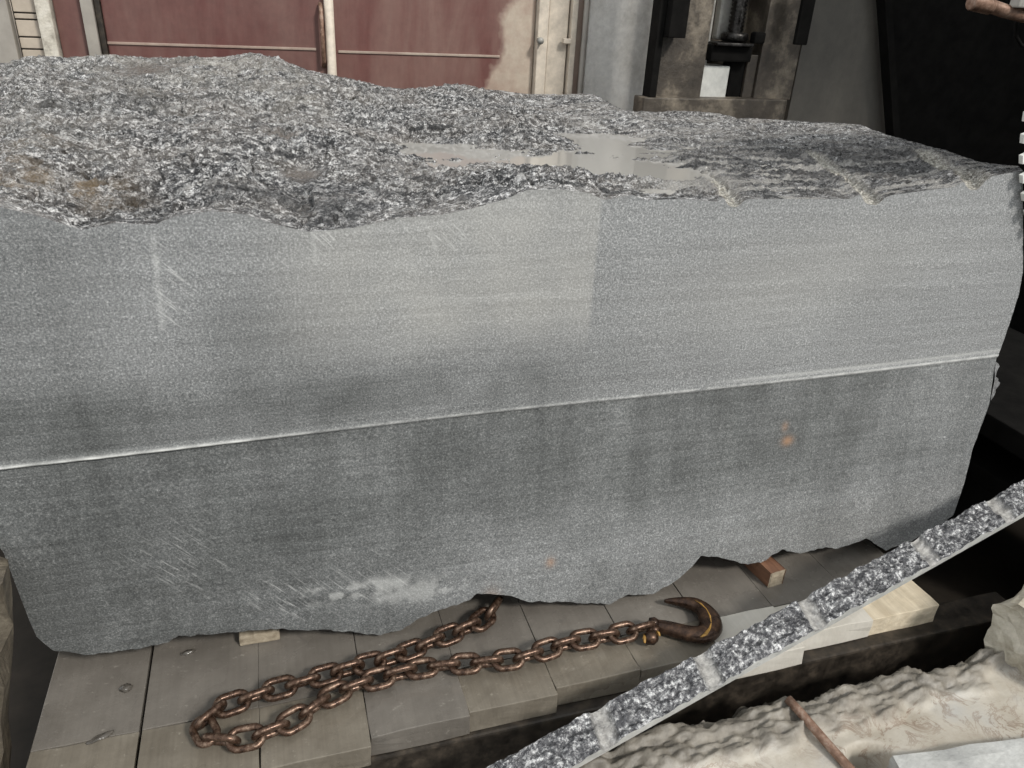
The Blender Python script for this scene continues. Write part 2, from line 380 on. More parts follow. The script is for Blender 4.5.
# door frame beside the gate
fr = empty('gate_frame', (WX(555, 40, Yg), Yg, FLOOR)); tag(fr, 'cream timber gate frame between red gate and plaster wall', 'door frame')
slab('jamb', MAT['cream'], 535, 545, fr, -0.05, 0.05)
slab('jamb', MAT['cream'], 546.5, 566, fr, -0.02, 0.05)
slab('stop_strip', MAT['greyboard'], 545, 546.6, fr, 0.0, 0.05)
slab('jamb', MAT['cream'], 567.5, 573, fr, -0.055, 0.05)
slab('stop_strip', MAT['red_pale'], 573, 585.8, fr, 0.0, 0.05)
MB().tube([(WX(537, 36, Yg), Yg - 0.05, WZ(537, 40, Yg)), (WX(537, 36, Yg), Yg - 0.085, WZ(537, 40, Yg))], 0.02, 8).build('bolt', MAT['lightsteel'], fr, True)
MB().box(WX(560, 40, Yg), WX(568, 40, Yg), Yg - 0.07, Yg - 0.04, WZ(565, 43, Yg), WZ(565, 38, Yg), 0.004).build('latch', MAT['cream'], fr)
xc = WX(581.5, 40, Yg)
cp = MB().tube([(xc, Yg - 0.04, FLOOR), (xc, Yg - 0.04, ZT)], 0.017, 10).build('conduit_pipe', MAT['greyboard'], None, True)
tag(cp, 'thin grey upright conduit pipe beside the plaster wall', 'pipe')

# left of the gate: peeling post, tiled panel, board
ps = MB().box(WX(42, 30, Yg), WX(57, 30, Yg), Yg - 0.06, Yg + 0.06, FLOOR, ZT, 0.01).build('timber_post', MAT['peel'])
tag(ps, 'upright post with peeling white paint left of the red gate', 'post')
xs0, xs1 = WX(16, 30, Yg), WX(41, 30, Yg)
tp = empty('tiled_panel', ((xs0 + xs1) / 2, Yg, FLOOR)); tag(tp, 'narrow beige tiled panel between grey board and peeling post', 'panel')
MB().box(xs0, xs1, Yg + 0.012, Yg + 0.06, FLOOR, ZT).build('backing', MAT['beam'], tp)
zs = [ZT] + [WZ(30, q, Yg) for q in (13, 19.5, 37, 49)] + [WZ(30, 70, Yg), WZ(30, 90, Yg), FLOOR]
for a, b in zip(zs[:-1], zs[1:]):
    MB().box(xs0 + 0.008, xs1 - 0.006, Yg - 0.005, Yg + 0.015, b + 0.004, a - 0.004, 0.003).build('tile', MAT['tile'], tp)
gb = MB().box(WX(-60, 30, Yg), WX(14.5, 30, Yg), Yg - 0.04, Yg + 0.03, FLOOR, ZT, 0.005).build('wall_left_board', MAT['greyboard'])
tag(gb, kind='structure')

# ------------------------------------------------------------------ saw machine frame (back right)
Ym = 2.55
mach = empty('saw_machine_column', (WX(725, 60, Ym), Ym, FLOOR)); tag(mach, 'dirty brown steel machine column with screw spindle recess behind block', 'machine')
def mbox(name, mat, x0, x1, ya, yb, d0, d1, parent=mach, bev=0.006, row=None, top=None):
    row = 50 if row is None else row
    z1 = WZ((x0 + x1) / 2, ya, Ym + d0) if top is None else top
    z0 = WZ((x0 + x1) / 2, yb, Ym + d0) if yb is not None else FLOOR
    return MB().box(WX(x0, row, Ym + d0), WX(x1, row, Ym + d0), Ym + d0, Ym + d1, z0, z1, bev).build(name, mat, parent)
mbox('column_plate', MAT['column'], 661, 707, 0, 100, 0.06, 0.10, top=2.4)
mbox('column_plate', MAT['column'], 762, 800, 0, 100, 0.06, 0.10, top=2.4)
mbox('recess_back', MAT['column'], 704, 765, 0, 100, 0.30, 0.33, top=2.4)
mbox('recess_side', MAT['lightsteel'], 707, 709, 0, 100, 0.10, 0.31, top=2.4)
mbox('recess_side', MAT['column'], 760, 762, 0, 100, 0.10, 0.31, top=2.4)
mbox('edge_angle', MAT['black'], 655, 662, 0, None, 0.0, 0.10, top=2.4)
mbox('base_flange', MAT['column'], 650, 797, 99, None, -0.02, 0.12)
o = mbox('guide_cylinder', MAT['lightsteel'], 714, 729, 0, 40, 0.16, 0.22, top=2.4, bev=0.02)
o = mbox('slide_block', MAT['white'], 706, 733, 66, 98, 0.08, 0.24); o['label'] = 'pale slide block below the screw'
mbox('slot_plate', MAT['black'], 734, 749, 52, 100, 0.10, 0.2)
mbox('slot_plate', MAT['column'], 750, 760, 55, 98, 0.08, 0.2)
mbox('nut_bracket', MAT['black'], 712, 753, 45, 62, 0.04, 0.2, bev=0.012)
mbox('bracket_lip', MAT['screw'], 716, 754, 43, 46.5, 0.0, 0.2)
mbox('bolt', MAT['black'], 753, 764, 32, 44, 0.04, 0.1, bev=0.015)
o = mbox('hanging_rack', MAT['black'], 667, 684, 0, 38, -0.06, 0.04, top=2.4)
zt_ = WZ(676, 38, Ym - 0.06); x0_ = WX(674, 20, Ym - 0.07); x1_ = WX(679, 20, Ym - 0.07)
for k in range(22):
    MB().box(x0_, x1_, Ym - 0.072, Ym - 0.058, zt_ + 0.02 + k * 0.035, zt_ + 0.042 + k * 0.035, 0.003).build('rack_tooth', MAT['screw'], o)
    bpy.data.objects[-1] if False else None
mbox('hanging_strap', MAT['black'], 794, 806, 0, 45, -0.1, -0.07, top=2.4)
# threaded spindle
xs_, ys_ = WX(739, 20, Ym + 0.08), Ym + 0.10
zb_ = WZ(739, 40, Ym + 0.08)
pts, rad = [], []
z = zb_ + 0.0
k = 0
while z < 2.35:
    pts.append((xs_, ys_, z)); rad.append(0.050 if k % 2 else 0.040); z += 0.011; k += 1
sp = MB().tube(pts, rad, 14).build('screw_spindle', MAT['screw'], mach, True)
MB().tube([(xs_, ys_, zb_ - 0.01), (xs_, ys_, zb_), (xs_, ys_, zb_ + 0.03), (xs_, ys_, zb_ + 0.04)], [0.07, 0.082, 0.082, 0.07], 18).build('collar', MAT['screw'], mach, True)

pl = MB().box(WX(801, 50, Ym + .1), WX(925, 50, Ym + .1), Ym + 0.1, Ym + 0.14, FLOOR, 2.4, 0.004).build('steel_plate', MAT['plate'])
tag(pl, 'grey brown upright steel plate beside the machine column', 'steel plate')
def leaning(name, mat, top0, top1, bot0, bot1, Y0, Y1):
    """upright plate whose side edges lean; corners measured on the plane Y0, carried down to the floor"""
    q = []
    for t_, b_ in ((top0, bot0), (top1, bot1)):
        p, r_ = py(*t_, Y0), py(*b_, Y0); d = (p - r_) / (p[2] - r_[2])
        q.append((r_ + d * (FLOOR - r_[2]), r_ + d * (2.4 - r_[2])))
    m = MB(); vs = []
    for yy_ in (Y0, Y1):
        for c in (q[0][0], q[1][0], q[1][1], q[0][1]): vs.append(m.bm.verts.new((c[0], yy_, c[2])))
    for f in ((0, 1, 2, 3), (7, 6, 5, 4), (0, 4, 5, 1), (1, 5, 6, 2), (2, 6, 7, 3), (3, 7, 4, 0)): m.bm.faces.new([vs[k_] for k_ in f])
    return m.build(name, mat)
pl = leaning('steel_post', MAT['black'], (885, 0), (892, 0), (893.5, 130), (900, 130), Ym - 0.02, Ym + 0.06)
tag(pl, 'narrow black leaning post between the two dark steel plates', 'post')
pl = leaning('steel_plate', MAT['black'], (890, 0), (1250, 0), (897, 130), (1250, 130), Ym + 0.065, Ym + 0.095)
tag(pl, 'wide almost black steel plate at the far right background', 'steel plate')

# rusty pipe and cable upper right, striped staff at the right edge
Yp = 1.0
pp = empty('rusty_pipe', tuple(py(1000, 14, Yp))); tag(pp, 'rusty pipe end with threaded coupling at the top right corner', 'pipe')
P = [py(990, 6, Yp), py(1005, 11, Yp), py(1024, 16, Yp), py(1060, 18, Yp), py(1120, 10, Yp)]
MB().tube(P, 0.026, 12).build('tube', MAT['pipe'], pp, True)
a, b = py(971, 2, Yp), py(991, 7, Yp)
pts = [a + (b - a) * t for t in np.linspace(0, 1, 17)]
MB().tube(pts, [0.026 + 0.005 * (k % 2) for k in range(17)], 14).build('coupling', MAT['pipe'], pp, True)
MB().box(*sorted((WX(1009, 4, Yp), WX(1040, 4, Yp))), Yp - 0.05, Yp + 0.0, WZ(1020, 8, Yp), WZ(1020, -8, Yp), 0.006).build('clamp', MAT['lightsteel'], pp)
cb = MB().tube([py(x, y, Yp + 0.05) for x, y in ((1022, 14), (1016, 24), (1016, 36), (1021, 45), (1032, 50), (1045, 46))], 0.008, 8).build('cable', MAT['black'], None, True)
tag(cb, 'thin dark cable looping below the rusty pipe', 'cable')
# segmented saw blade just entering the frame at the right edge
Yb_ = -0.022
e0, e1 = py(1021.6, 200, Yb_), py(1023.4, 115, Yb_)
tg = nrm(e1 - e0); nr_ = np.array((tg[2], 0, -tg[0]))
RB = 0.8; cb_ = (e0 + e1) / 2 + nr_ * RB
blade = empty('circular_saw', tuple(cb_)); tag(blade, 'segmented saw blade rim with pale segments at the right edge', 'saw blade')
MB().tube([cb_ + np.array((0, -0.005, 0)), cb_ + np.array((0, 0.005, 0))], RB - 0.012, 120).build('disc', MAT['black'], blade)
MB().tube([cb_ + np.array((0, -0.05, 0)), cb_ + np.array((0, 0.03, 0))], 0.13, 32).build('hub', MAT['screw'], blade)
MB().tube([cb_ + np.array((0, 0.06, 0)), cb_ + np.array((0.9, 0.10, 0.35)), np.array((5.69, cb_[1] + 0.12, cb_[2] + 0.6))], 0.06, 12).build('saw_arm', MAT['black'], blade, True)
sg = MB().box(-0.016, 0.012, -0.0075, 0.0075, -0.0135, 0.0135, 0.001).build('segment', MAT['white'], blade)
NSEG = 80
a0 = math.atan2(-nr_[2], -nr_[0])
for k in range(NSEG):
    o = sg if k == 0 else sg.copy()
    if k: COL.objects.link(o)
    an = a0 + 2 * math.pi * k / NSEG
    o.location = ((RB - 0.006) * math.cos(an), 0, (RB - 0.006) * math.sin(an)); o.rotation_euler = (0, -an, 0)

# ================================================================== GRANITE BLOCK
front_px = [(0,207),(35,215),(81,230),(116,223),(155,225),(176,216),(211,211),(243,214),(278,225),(309,232),(352,228),(400,218),(446,214),(471,209),(506,199),(527,190),(558,189),(590,193),(604,200),(632,195),(646,200),(685,199),(738,204),(748,199),(805,199),(861,199),(878,201),(892,195),(945,188),(980,185),(987,177),(1016,172),(1023,171)]
bot_px = [(0,544),(16,586),(35,635),(53,651),(88,655),(123,651),(169,642),(179,636),(239,632),(281,631),(330,632),(383,635),(400,630),(418,619),(446,609),(471,602),(478,596),(506,598),(527,603),(576,604),(611,604),(629,595),(653,595),(682,579),(704,559),(727,561),(748,565),(762,563),(783,552),(805,554),(819,549),(840,549),(868,540),(886,551),(930,533),(956,517)]
back_px = [(0,67,1.9),(25,56,1.9),(60,57,1.9),(105,57,1.9),(148,58,1.9),(183,56,1.9),(225,56,1.9),(253,54,1.9),(281,62,1.9),(306,72,1.9),(338,78,1.9),(365,83,1.9),(393,89,1.9),(464,89,1.9),(506,92,1.9),(530,95,1.9),(590,94,1.85),(611,105,1.8),(632,114,1.75),(653,115,1.72),(668,111,1.7),(685,111,1.68),(720,114,1.6),(734,120,1.57),(748,118,1.54),(805,122,1.42),(861,125,1.3)]
right_px = [(875,131,1.2),(910,141,0.9),(945,151,0.62),(980,162,0.34),(1019,166,0.08)]
A = np.array([(-0.80, 0, 1.21)] + [py(x, y, 0) for x, y in front_px])
KZ = lambda x: 0.604 + 0.0085 * (x + .67) + 0.003 * np.sin(3 * x)
# lower half leans forward a little so that the break stays above the planks
bx_ = np.array([q[0] for q in bot_px], float)
need = np.array([min(0.0, pz(x, y, BED + 0.02)[1]) for x, y in bot_px])
gx_ = np.linspace(0, 960, 400); nd = np.interp(gx_, bx_, need)
nd = np.array([nd[max(0, k - 40):k + 41].min() for k in range(400)]); kn = np.hanning(101); kn /= kn.sum()
nd = np.convolve(np.pad(nd, 50, 'edge'), kn, 'valid')
YB = lambda px_: float(np.interp(px_, gx_, nd))
Bt = np.array([py(x, y, YB(x)) for x, y in bot_px])
Bk = np.array([(-1.25, 1.9, 1.36)] + [py(*q) for q in back_px])
Rt = np.array([Bk[-1]] + [py(*q) for q in right_px] + [A[-1]])[::-1]     # front -> back
Lt = np.array([A[0], (-0.9, 0.6, 1.25), (-1.05, 1.2, 1.31), Bk[0]])
def resample(P, t):
    d = np.r_[0, np.cumsum(np.linalg.norm(np.diff(P, axis=0), axis=1))]; d /= d[-1]
    return np.stack([np.interp(t, d, P[:, k]) for k in range(3)], -1)

block = empty('granite_block', (0.8, 0.8, BED)); tag(block, 'huge rough grey granite block with sawn front face on planks', 'stone block')
NU, NV = 760, 300
u = np.linspace(0, 1, NU); v = np.linspace(0, 1, NV) ** 1.15
a, b, l, r = resample(A, u), resample(Bk, u), resample(Lt, v), resample(Rt, v)
U, V = u[:, None, None], v[None, :, None]
T = (1 - V) * a[:, None] + V * b[:, None] + (1 - U) * l[None] + U * r[None] - ((1 - U) * (1 - V) * A[0] + U * (1 - V) * A[-1] + (1 - U) * V * Bk[0] + U * V * Bk[-1])
X, Y = T[..., 0], T[..., 1]
df = np.clip(Y / 0.10, 0, 1); db = smooth01((1 - V[..., 0]) / 0.05); dr = smooth01((1 - U[..., 0]) / 0.03)
edge = df * (0.35 + .65 * db) * (0.3 + 0.7 * dr)
# flaky, horizontally torn relief
lay = pn2(X * 2.2, Y * 2.6, 4) * 0.035
wx_, wy_ = X + 0.06 * pn2(X * 4, Y * 4, 2), Y + 0.06 * pn2(X * 4 + 9, Y * 4, 2)
fl_ = np.abs(pn2(wx_ * 6, wy_ * 11, 3)); flake = -0.03 * np.exp(-(fl_ / 0.06) ** 2)
cr = ridged(wx_ * 11, wy_ * 22, 4) * 0.011
fine = pn2(X * 42, Y * 60, 3, 0.7) * 0.0065
rightflat = smooth01((X - 0.9) / 0.5)
h = (lay + flake + cr) * (1 - 0.62 * rightflat) + fine * (1 - 0.35 * rightflat)
Z = T[..., 2] + h * edge
# puddle basin (outline measured on the level z = 1.185)
PL = 1.178
basin = np.zeros_like(X)
for (cx, cy, rx, ry, w_) in ((470, 155, 75, 12, 1), (560, 168, 80, 15, 1), (605, 170, 78, 11, 1), (535, 173, 85, 8, 1), (655, 176, 50, 7, 1), (590, 141, 55, 9, 1), (640, 152, 52, 8, .8), (640, 193, 38, 5, .8), (430, 148, 30, 7, .7)):
    c = pz(cx, cy, PL); ex = pz(cx + rx, cy, PL); ey = pz(cx, cy - ry, PL)
    ax = ex - c; ay = ey - c
    det = ax[0] * ay[1] - ax[1] * ay[0]
    s_ = ((X - c[0]) * ay[1] - (Y - c[1]) * ay[0]) / det; t_ = (ax[0] * (Y - c[1]) - ax[1] * (X - c[0])) / det
    basin = np.maximum(basin, w_ * np.exp(-(s_ ** 2 + t_ ** 2) ** 2 * 0.6))
near = smooth01(basin / 0.25)
base = T[..., 2] * (1 - near) + near * np.minimum(T[..., 2], PL + 0.016)
Z = base + h * edge * (1 - 0.15 * near) - (basin ** 1.3) * 0.034 * smooth01(Y / 0.06) + near * 0.011 * pn2(X * 7, Y * 17, 3) * smooth01(Y / 0.1)
dryring = (1 - smooth01((basin - 0.10) / 0.12)) * (Y < 1.75) * (X > 0.1) * (X < 2.0) * smooth01((Y - 0.03) / 0.1)
Z = np.where(dryring > 0, np.maximum(Z, Z * (1 - dryring) + dryring * np.maximum(Z, PL + 0.004 + 0.012 * np.abs(pn2(X * 30, Y * 40, 3)))), Z)
# drill half holes
gro = np.zeros_like(X)
for (p0, p1, rr, zg) in (((703,167),(740,202),0.027, 1.205), ((810,147),(879,197),0.037, 1.205), ((917,150),(982,183),0.040, 1.235)):
    q0, q1 = pz(*p0, 1.2)[:2], pz(*p1, zg)[:2]
    d = q1 - q0; L = np.linalg.norm(d); d = d / L
    s_ = (X - q0[0]) * d[0] + (Y - q0[1]) * d[1]; t_ = -(X - q0[0]) * d[1] + (Y - q0[1]) * d[0]
    fade = smooth01((s_ + 0.05) / 0.12) * smooth01((L + .02 - s_) / 0.03)
    prof = np.sqrt(np.clip(1 - (t_ / rr) ** 2, 0, 1))
    bank = np.exp(-((t_ + rr * 1.1) / (rr * .5)) ** 2) * 0.012
    Z = Z - prof * fade * rr * 0.35 + bank * fade * (1 - prof > 0)
    gro = np.maximum(gro, fade * np.clip(1.25 - np.abs(t_) / rr, 0, 1) * 1.4)
gro = np.clip(gro, 0, 1)
def blob(X, Y, cx, cy, rx, ry, z=1.2, soft=1.0):
    c = pz(cx, cy, z); ex = pz(cx + rx, cy, z) - c; ey = pz(cx, cy - ry, z) - c
    det = ex[0] * ey[1] - ex[1] * ey[0]
    s_ = ((X - c[0]) * ey[1] - (Y - c[1]) * ey[0]) / det; t_ = (ex[0] * (Y - c[1]) - ex[1] * (X - c[0])) / det
    return np.exp(-(s_ ** 2 + t_ ** 2) * soft)
jit = 0.6 + 0.8 * pn2(X * 9, Y * 9, 3)
rust = np.clip((blob(X, Y, 30, 188, 45, 8) + blob(X, Y, 100, 190, 35, 9) + 0.5 * blob(X, Y, 20, 165, 60, 8)) * (0.6 + jit * .6), 0, 1)
dark = np.clip((1.1 * blob(X, Y, 320, 195, 95, 14) + 0.8 * blob(X, Y, 160, 200, 60, 12) + .7 * blob(X, Y, 80, 112, 28, 4) + .8 * blob(X, Y, 130, 128, 50, 6) + .7 * blob(X, Y, 760, 165, 90, 18) + .7 * blob(X, Y, 850, 160, 90, 16)) * jit, 0, 1)
dust = np.clip((0.9 * blob(X, Y, 140, 95, 110, 12) + 0.8 * blob(X, Y, 230, 110, 120, 14) + .7 * blob(X, Y, 310, 130, 30, 7) + .7 * blob(X, Y, 20, 150, 80, 20)) * jit, 0, 1)
mud = np.clip((blob(X, Y, 150, 79, 45, 4, 1.3) + blob(X, Y, 283, 150, 25, 4) + blob(X, Y, 300, 172, 22, 5) + .9 * blob(X, Y, 190, 147, 22, 3) + .6 * blob(X, Y, 290, 103, 16, 4)) * 1.6 * (0.5 + jit * .6) - 0.35, 0, 1)
bmud = mud.copy(); mud = np.clip(blob(X, Y, 700, 180, 60, 8) * 1.6 * (0.5 + jit * .6) - 0.35, 0, 1)
low = smooth01((-(h) - 0.02) / 0.02) * (1 - rightflat); mud = np.maximum(mud, low * 0.0)
streak = smooth01((pn2(X * 4.5 + Y * 2, Y * 15, 4) - 0.10) / 0.10) * rightflat * smooth01((X - .95) / .3) * (0.45 + 0.55 * smooth01((0.75 - Y) / .3))
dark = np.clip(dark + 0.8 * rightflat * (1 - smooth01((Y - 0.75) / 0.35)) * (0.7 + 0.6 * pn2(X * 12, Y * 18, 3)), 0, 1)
mud = np.maximum(mud, streak * 0.95)
Z = Z - np.maximum(mud, bmud) * h * edge * 0.8
T[..., 2] = Z
# chipped lip: jitter in plan near the front edge
T[..., 1] += (1 - df) * 0
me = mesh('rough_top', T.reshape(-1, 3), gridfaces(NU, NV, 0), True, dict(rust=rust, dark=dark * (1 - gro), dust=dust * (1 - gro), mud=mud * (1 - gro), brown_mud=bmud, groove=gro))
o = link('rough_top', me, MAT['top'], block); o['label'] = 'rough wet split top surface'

# --- sawn front face: top edge A .. saw line .. bottom edge Bt
nu = 620
uu = np.linspace(0, 1, nu)
xa_ = resample(A, u); xq_ = np.linspace(T[0, 0, 0], T[-1, 0, 0], nu); top_e = np.stack([np.interp(xq_, T[:, 0, 0], T[:, 0, k]) for k in range(3)], -1)
kx = np.linspace(-0.80, py(998, 357, 0)[0], nu)
ker = np.stack([kx, 0 * kx, KZ(kx)], -1)
Btf = np.vstack([[(-0.80, 0.0, 0.18)], Bt])
xbt = np.maximum.accumulate(Btf[:, 0] + np.arange(len(Btf)) * 1e-6)
xq_ = np.linspace(xbt[0], xbt[-1], nu)
bot_e = np.stack([np.interp(xq_, xbt, Btf[:, k]) for k in range(3)], -1)
# fine jagged break on the lower edge
bot_e[:, 2] += 0.006 * pn2(uu * 70, uu * 0 + 3.3, 3) * smooth01(uu / .05)
rt_up = np.array([A[-1], py(1023, 271, 0), py(1019, 294, 0), py(1007, 331, 0), py(998, 357, 0)])
yl_ = YB(956)
rt_lo = np.array([py(998, 357, 0), py(996, 370, yl_ * .1), py(991, 405, yl_ * .3), py(975, 450, yl_ * .6), py(966, 486, yl_ * .8), Bt[-1]])
def coons(a, b, l, r, u, v):
    a_, b_, l_, r_ = a, b, resample(l, v), resample(r, v); U, V = u[:, None, None], v[None, :, None]
    return (1 - V) * a_[:, None] + V * b_[:, None] + (1 - U) * l_[None] + U * r_[None] - ((1 - U) * (1 - V) * a_[0] + U * (1 - V) * a_[-1] + (1 - U) * V * b_[0] + U * V * b_[-1])
nv1, nv2 = 120, 130
G1 = coons(top_e, ker, np.array([top_e[0], ker[0]]), rt_up, uu, np.linspace(0, 1, nv1))
G2 = coons(ker, bot_e, np.array([ker[0], bot_e[0]]), rt_lo, uu, np.linspace(0, 1, nv2))
# ridge left by the saw: thin lip in the last rows of the upper cut, lower cut set back
lipu = 0.12 + 0.6 * smooth01((0.34 - uu) / 0.15) * (0.75 + 0.5 * pn2(uu * 40, uu * 0, 3))
for k, (off, dz) in enumerate(((0.0, 0.010), (-0.006, 0.007), (-0.009, 0.004), (-0.008, 0.001), (-0.002, -0.002))):
    j = nv1 - 5 + k
    G1[:, j, 1] = off * lipu; G1[:, j, 2] = ker[:, 2] + dz
G2[:, 0] = G1[:, -1]
setback = 0.005
vv2 = np.linspace(0, 1, nv2)[None, :]
kb_ = np.hanning(121); kb_ /= kb_.sum()
ybs = np.convolve(np.pad(bot_e[:, 1], 60, 'edge'), kb_, 'valid')
fr_ = np.clip((ker[:, 2][:, None] - G2[..., 2]) / 0.70, 0, 1.1)
G2[:, 1:, 1] = (ybs[:, None] * fr_ + setback * (1 - smooth01(fr_ / .6)))[:, 1:]
G1[:, :nv1 - 5, 1] = 0.0
G = np.concatenate([G1, G2[:, 1:]], 1)
# very slight saw waviness
wav = 0.0012 * pn2(G[..., 0] * 1.5, G[..., 2] * 26, 3)
inner = np.ones_like(wav); inner[:, 0] = 0; inner[:, -1] = 0
G[..., 1] += wav * inner
# rolled break at the lower lip
Xf, Zf = G[..., 0], G[..., 2]
def fblob(cx, cy, rx, ry, soft=1.0):
    c = py(cx, cy, 0); ex = py(cx + rx, cy, 0) - c; ey = py(cx, cy - ry, 0) - c
    return np.exp(-(((Xf - c[0]) / ex[0]) ** 2 + ((Zf - c[2]) / ey[2]) ** 2) * soft)
def fx(px, pyy): return py(px, pyy, 0)[0]
nz = pn2(Xf * 5, Zf * 5, 4)
xr6 = fx(599, 250); xl = fx(200, 290)
patch = smooth01((xr6 - Xf) / 0.012) * smooth01((Xf - xl) / 0.45) * smooth01((Zf - fx(0, 0) * 0 - WZ(450, 375, 0)) / 0.20)
dust_pale = np.clip(patch * (0.75 + 0.35 * nz) + 0.35 * fblob(850, 255, 120, 40) + 0.35 * fblob(760, 300, 90, 40), 0, 1)  # dust patch plus two softly paler areas to its right
lowerhalf = smooth01((KZ(Xf) - Zf) / 0.01)
grad = smooth01((KZ(Xf) - 0.05 - Zf) / 0.45)
bandd = smooth01((KZ(Xf) - Zf) / 0.01) * (1 - 0.62 * smooth01((KZ(Xf) - 0.22 - Zf) / 0.28) * smooth01((Xf + 0.1) / 0.7))
damp = 0.92 * bandd * (1 - 0.42 * smooth01((Xf - 1.7) / .5))
up_low = smooth01((0.86 - Zf) / 0.14) * (1 - lowerhalf) * smooth01((1.15 - Xf) / .8)
damp = damp + 0.62 * up_low * (0.85 + 0.5 * nz) + 0.45 * fblob(260, 335, 70, 45) + 0.35 * (1 - lowerhalf) * smooth01((-0.25 - Xf) / .25)
damp = np.clip(damp + 0.22 * nz * lowerhalf, 0, 1)
white = np.clip(0.9 * np.exp(-((Zf - KZ(Xf) - 0.003) / 0.004) ** 2) * (0.30 + 0.35 * pn2(Xf * 18, Zf * 0 + 2, 3) + 0.4 * smooth01((0.1 - Xf) / .3) + .2 * smooth01((Xf - 1.3) / .4)), 0, 1)  # light caught along the saw ridge, painted as a white line
white = np.maximum(white, 0.3 * np.exp(-((Zf - KZ(Xf) - 0.022) / 0.005) ** 2) * smooth01((Xf - 1.15) / .3))
white = np.maximum(white, np.clip(0.6 * fblob(345, 583, 50, 7) * (0.5 + 1.6 * nz + 1.2 * pn2(Xf * 25, Zf * 30, 3)), 0, .28))
white = np.maximum(white, np.clip(0.5 * fblob(425, 578, 45, 7) * (0.4 + 1.6 * nz + 1.2 * pn2(Xf * 25, Zf * 30, 3)), 0, .22))
for cx, y0, y1, s_ in ((153, 235, 330, 10), (313, 228, 262, 2), (430, 232, 250, 6)):
    p0, p1 = py(cx, y0, 0), py(cx + s_, y1, 0)
    tt = np.clip((p0[2] - Zf) / (p0[2] - p1[2]), 0, 1); xc_ = p0[0] + (p1[0] - p0[0]) * tt
    m_ = np.exp(-((Xf - xc_) / 0.006) ** 2) * (Zf < p0[2]) * (Zf > p1[2]) * (0.55 + 0.5 * pn2(Xf * 3, Zf * 40, 2))
    white = np.maximum(white, np.clip(m_ * 0.3, 0, .35))
scr = np.clip(1.0 * fblob(170, 285, 20, 50) + .9 * fblob(325, 245, 14, 18) + .7 * fblob(435, 240, 22, 12) + 0.9 * fblob(285, 590, 30, 20) + .6 * fblob(180, 560, 50, 35) + .5 * fblob(620, 225, 25, 25) + .35 * fblob(480, 230, 110, 30) + .5 * fblob(370, 575, 70, 25), 0, 1)
rustf = np.clip(fblob(783, 437, 5, 4) * .55 + .3 * fblob(782, 424, 3, 4) + .4 * fblob(543, 548, 4, 4) + .25 * fblob(485, 585, 8, 10), 0, .8)
nvt = G.shape[1]
verts = [G.reshape(-1, 3)]; faces = [gridfaces(nu, nvt, 0, True)]; mi = [np.zeros(len(faces[0]), int)]
extra = 0
off = nu * nvt
# --- broken sides (right, back, left) and bottom
def add_patch(Pg, flip, idx):
    global off
    a_, b_ = Pg.shape[:2]
    f = gridfaces(a_, b_, off, flip); verts.append(Pg.reshape(-1, 3)); faces.append(f); mi.append(np.full(len(f), idx)); off += a_ * b_
nr = 90
rt_face = G[-1]                                  # right edge of the sawn face, top -> bottom
tr_top = resample(T[-1], np.linspace(0, 1, nr))      # top right edge front -> back
tv = np.linspace(0, 1, nvt)
far_e = np.stack([np.interp(tv, [0, 1], [tr_top[-1, 0], tr_top[-1, 0] - .05]), np.interp(tv, [0, 1], [tr_top[-1, 1], tr_top[-1, 1]]), np.interp(tv, [0, 1], [tr_top[-1, 2], BED + 0.03])], -1)
bot_r = np.stack([np.linspace(rt_face[-1, 0], far_e[-1, 0], nr), np.linspace(rt_face[-1, 1], far_e[-1, 1], nr), np.linspace(rt_face[-1, 2], far_e[-1, 2], nr)], -1)
Rg = coons(tr_top, bot_r, rt_face, far_e, np.linspace(0, 1, nr), tv)
en = np.sin(np.pi * np.linspace(0, 1, nr))[:, None] ** .5 * np.sin(np.pi * tv)[None] ** .5
bul = 0.075 * np.exp(-((Rg[..., 1] - 0.10) / 0.07) ** 2) * smooth01((0.62 - Rg[..., 2]) / 0.08) * smooth01((Rg[..., 2] - .18) / .2)
Rg[..., 0] += en * 0.05 * pn2(Rg[..., 1] * 4, Rg[..., 2] * 4, 5) + bul * (1 + 0.5 * pn2(Rg[..., 1] * 9, Rg[..., 2] * 14, 3)) - 0.04 * en * smooth01((Rg[..., 2] - .62) / .2)
add_patch(Rg, True, 1)
nb = 60
tb = resample(T[:, -1], np.linspace(0, 1, nb)); bb = tb.copy(); bb[:, 2] = BED + 0.03
tl = np.linspace(0, 1, 30)[None, :, None]
add_patch(tb[:, None] * (1 - tl) + bb[:, None] * tl, False, 1)
tb2 = resample(T[0], np.linspace(0, 1, nb)); lf = G[0]
fb = np.stack([np.full(30, tb2[-1, 0]), np.full(30, tb2[-1, 1]), np.linspace(tb2[-1, 2], BED + .03, 30)], -1)
bl = np.stack([np.linspace(lf[-1, 0], fb[-1, 0], nb), np.linspace(lf[-1, 1], fb[-1, 1], nb), np.linspace(lf[-1, 2], fb[-1, 2], nb)], -1)
add_patch(coons(tb2, bl, lf, fb, np.linspace(0, 1, nb), np.linspace(0, 1, 30)), False, 1)
be = G[:, -1]; bk_b = np.stack([np.interp(uu, [0, 1], [bb[0, 0], bb[-1, 0]]), np.interp(uu, [0, 1], [1.9, 1.3]), np.full(nu, BED + 0.03)], -1)
rows = [be]
for q, dzz in ((0.012, 0.004), (0.05, 0.012), (0.3, 0.02), (1.0, 0.0)):
    rr_ = be * (1 - q) + bk_b * q; rr_[:, 2] = np.maximum(rr_[:, 2] + dzz * (1 + pn2(uu * 30, uu * 0 + q * 9, 2)), BED + .025); rows.append(rr_)
add_patch(np.stack(rows, 1), True, 1)
vt = np.concatenate(verts); ft = np.concatenate(faces); pad0 = np.zeros(len(vt) - nu * nvt)
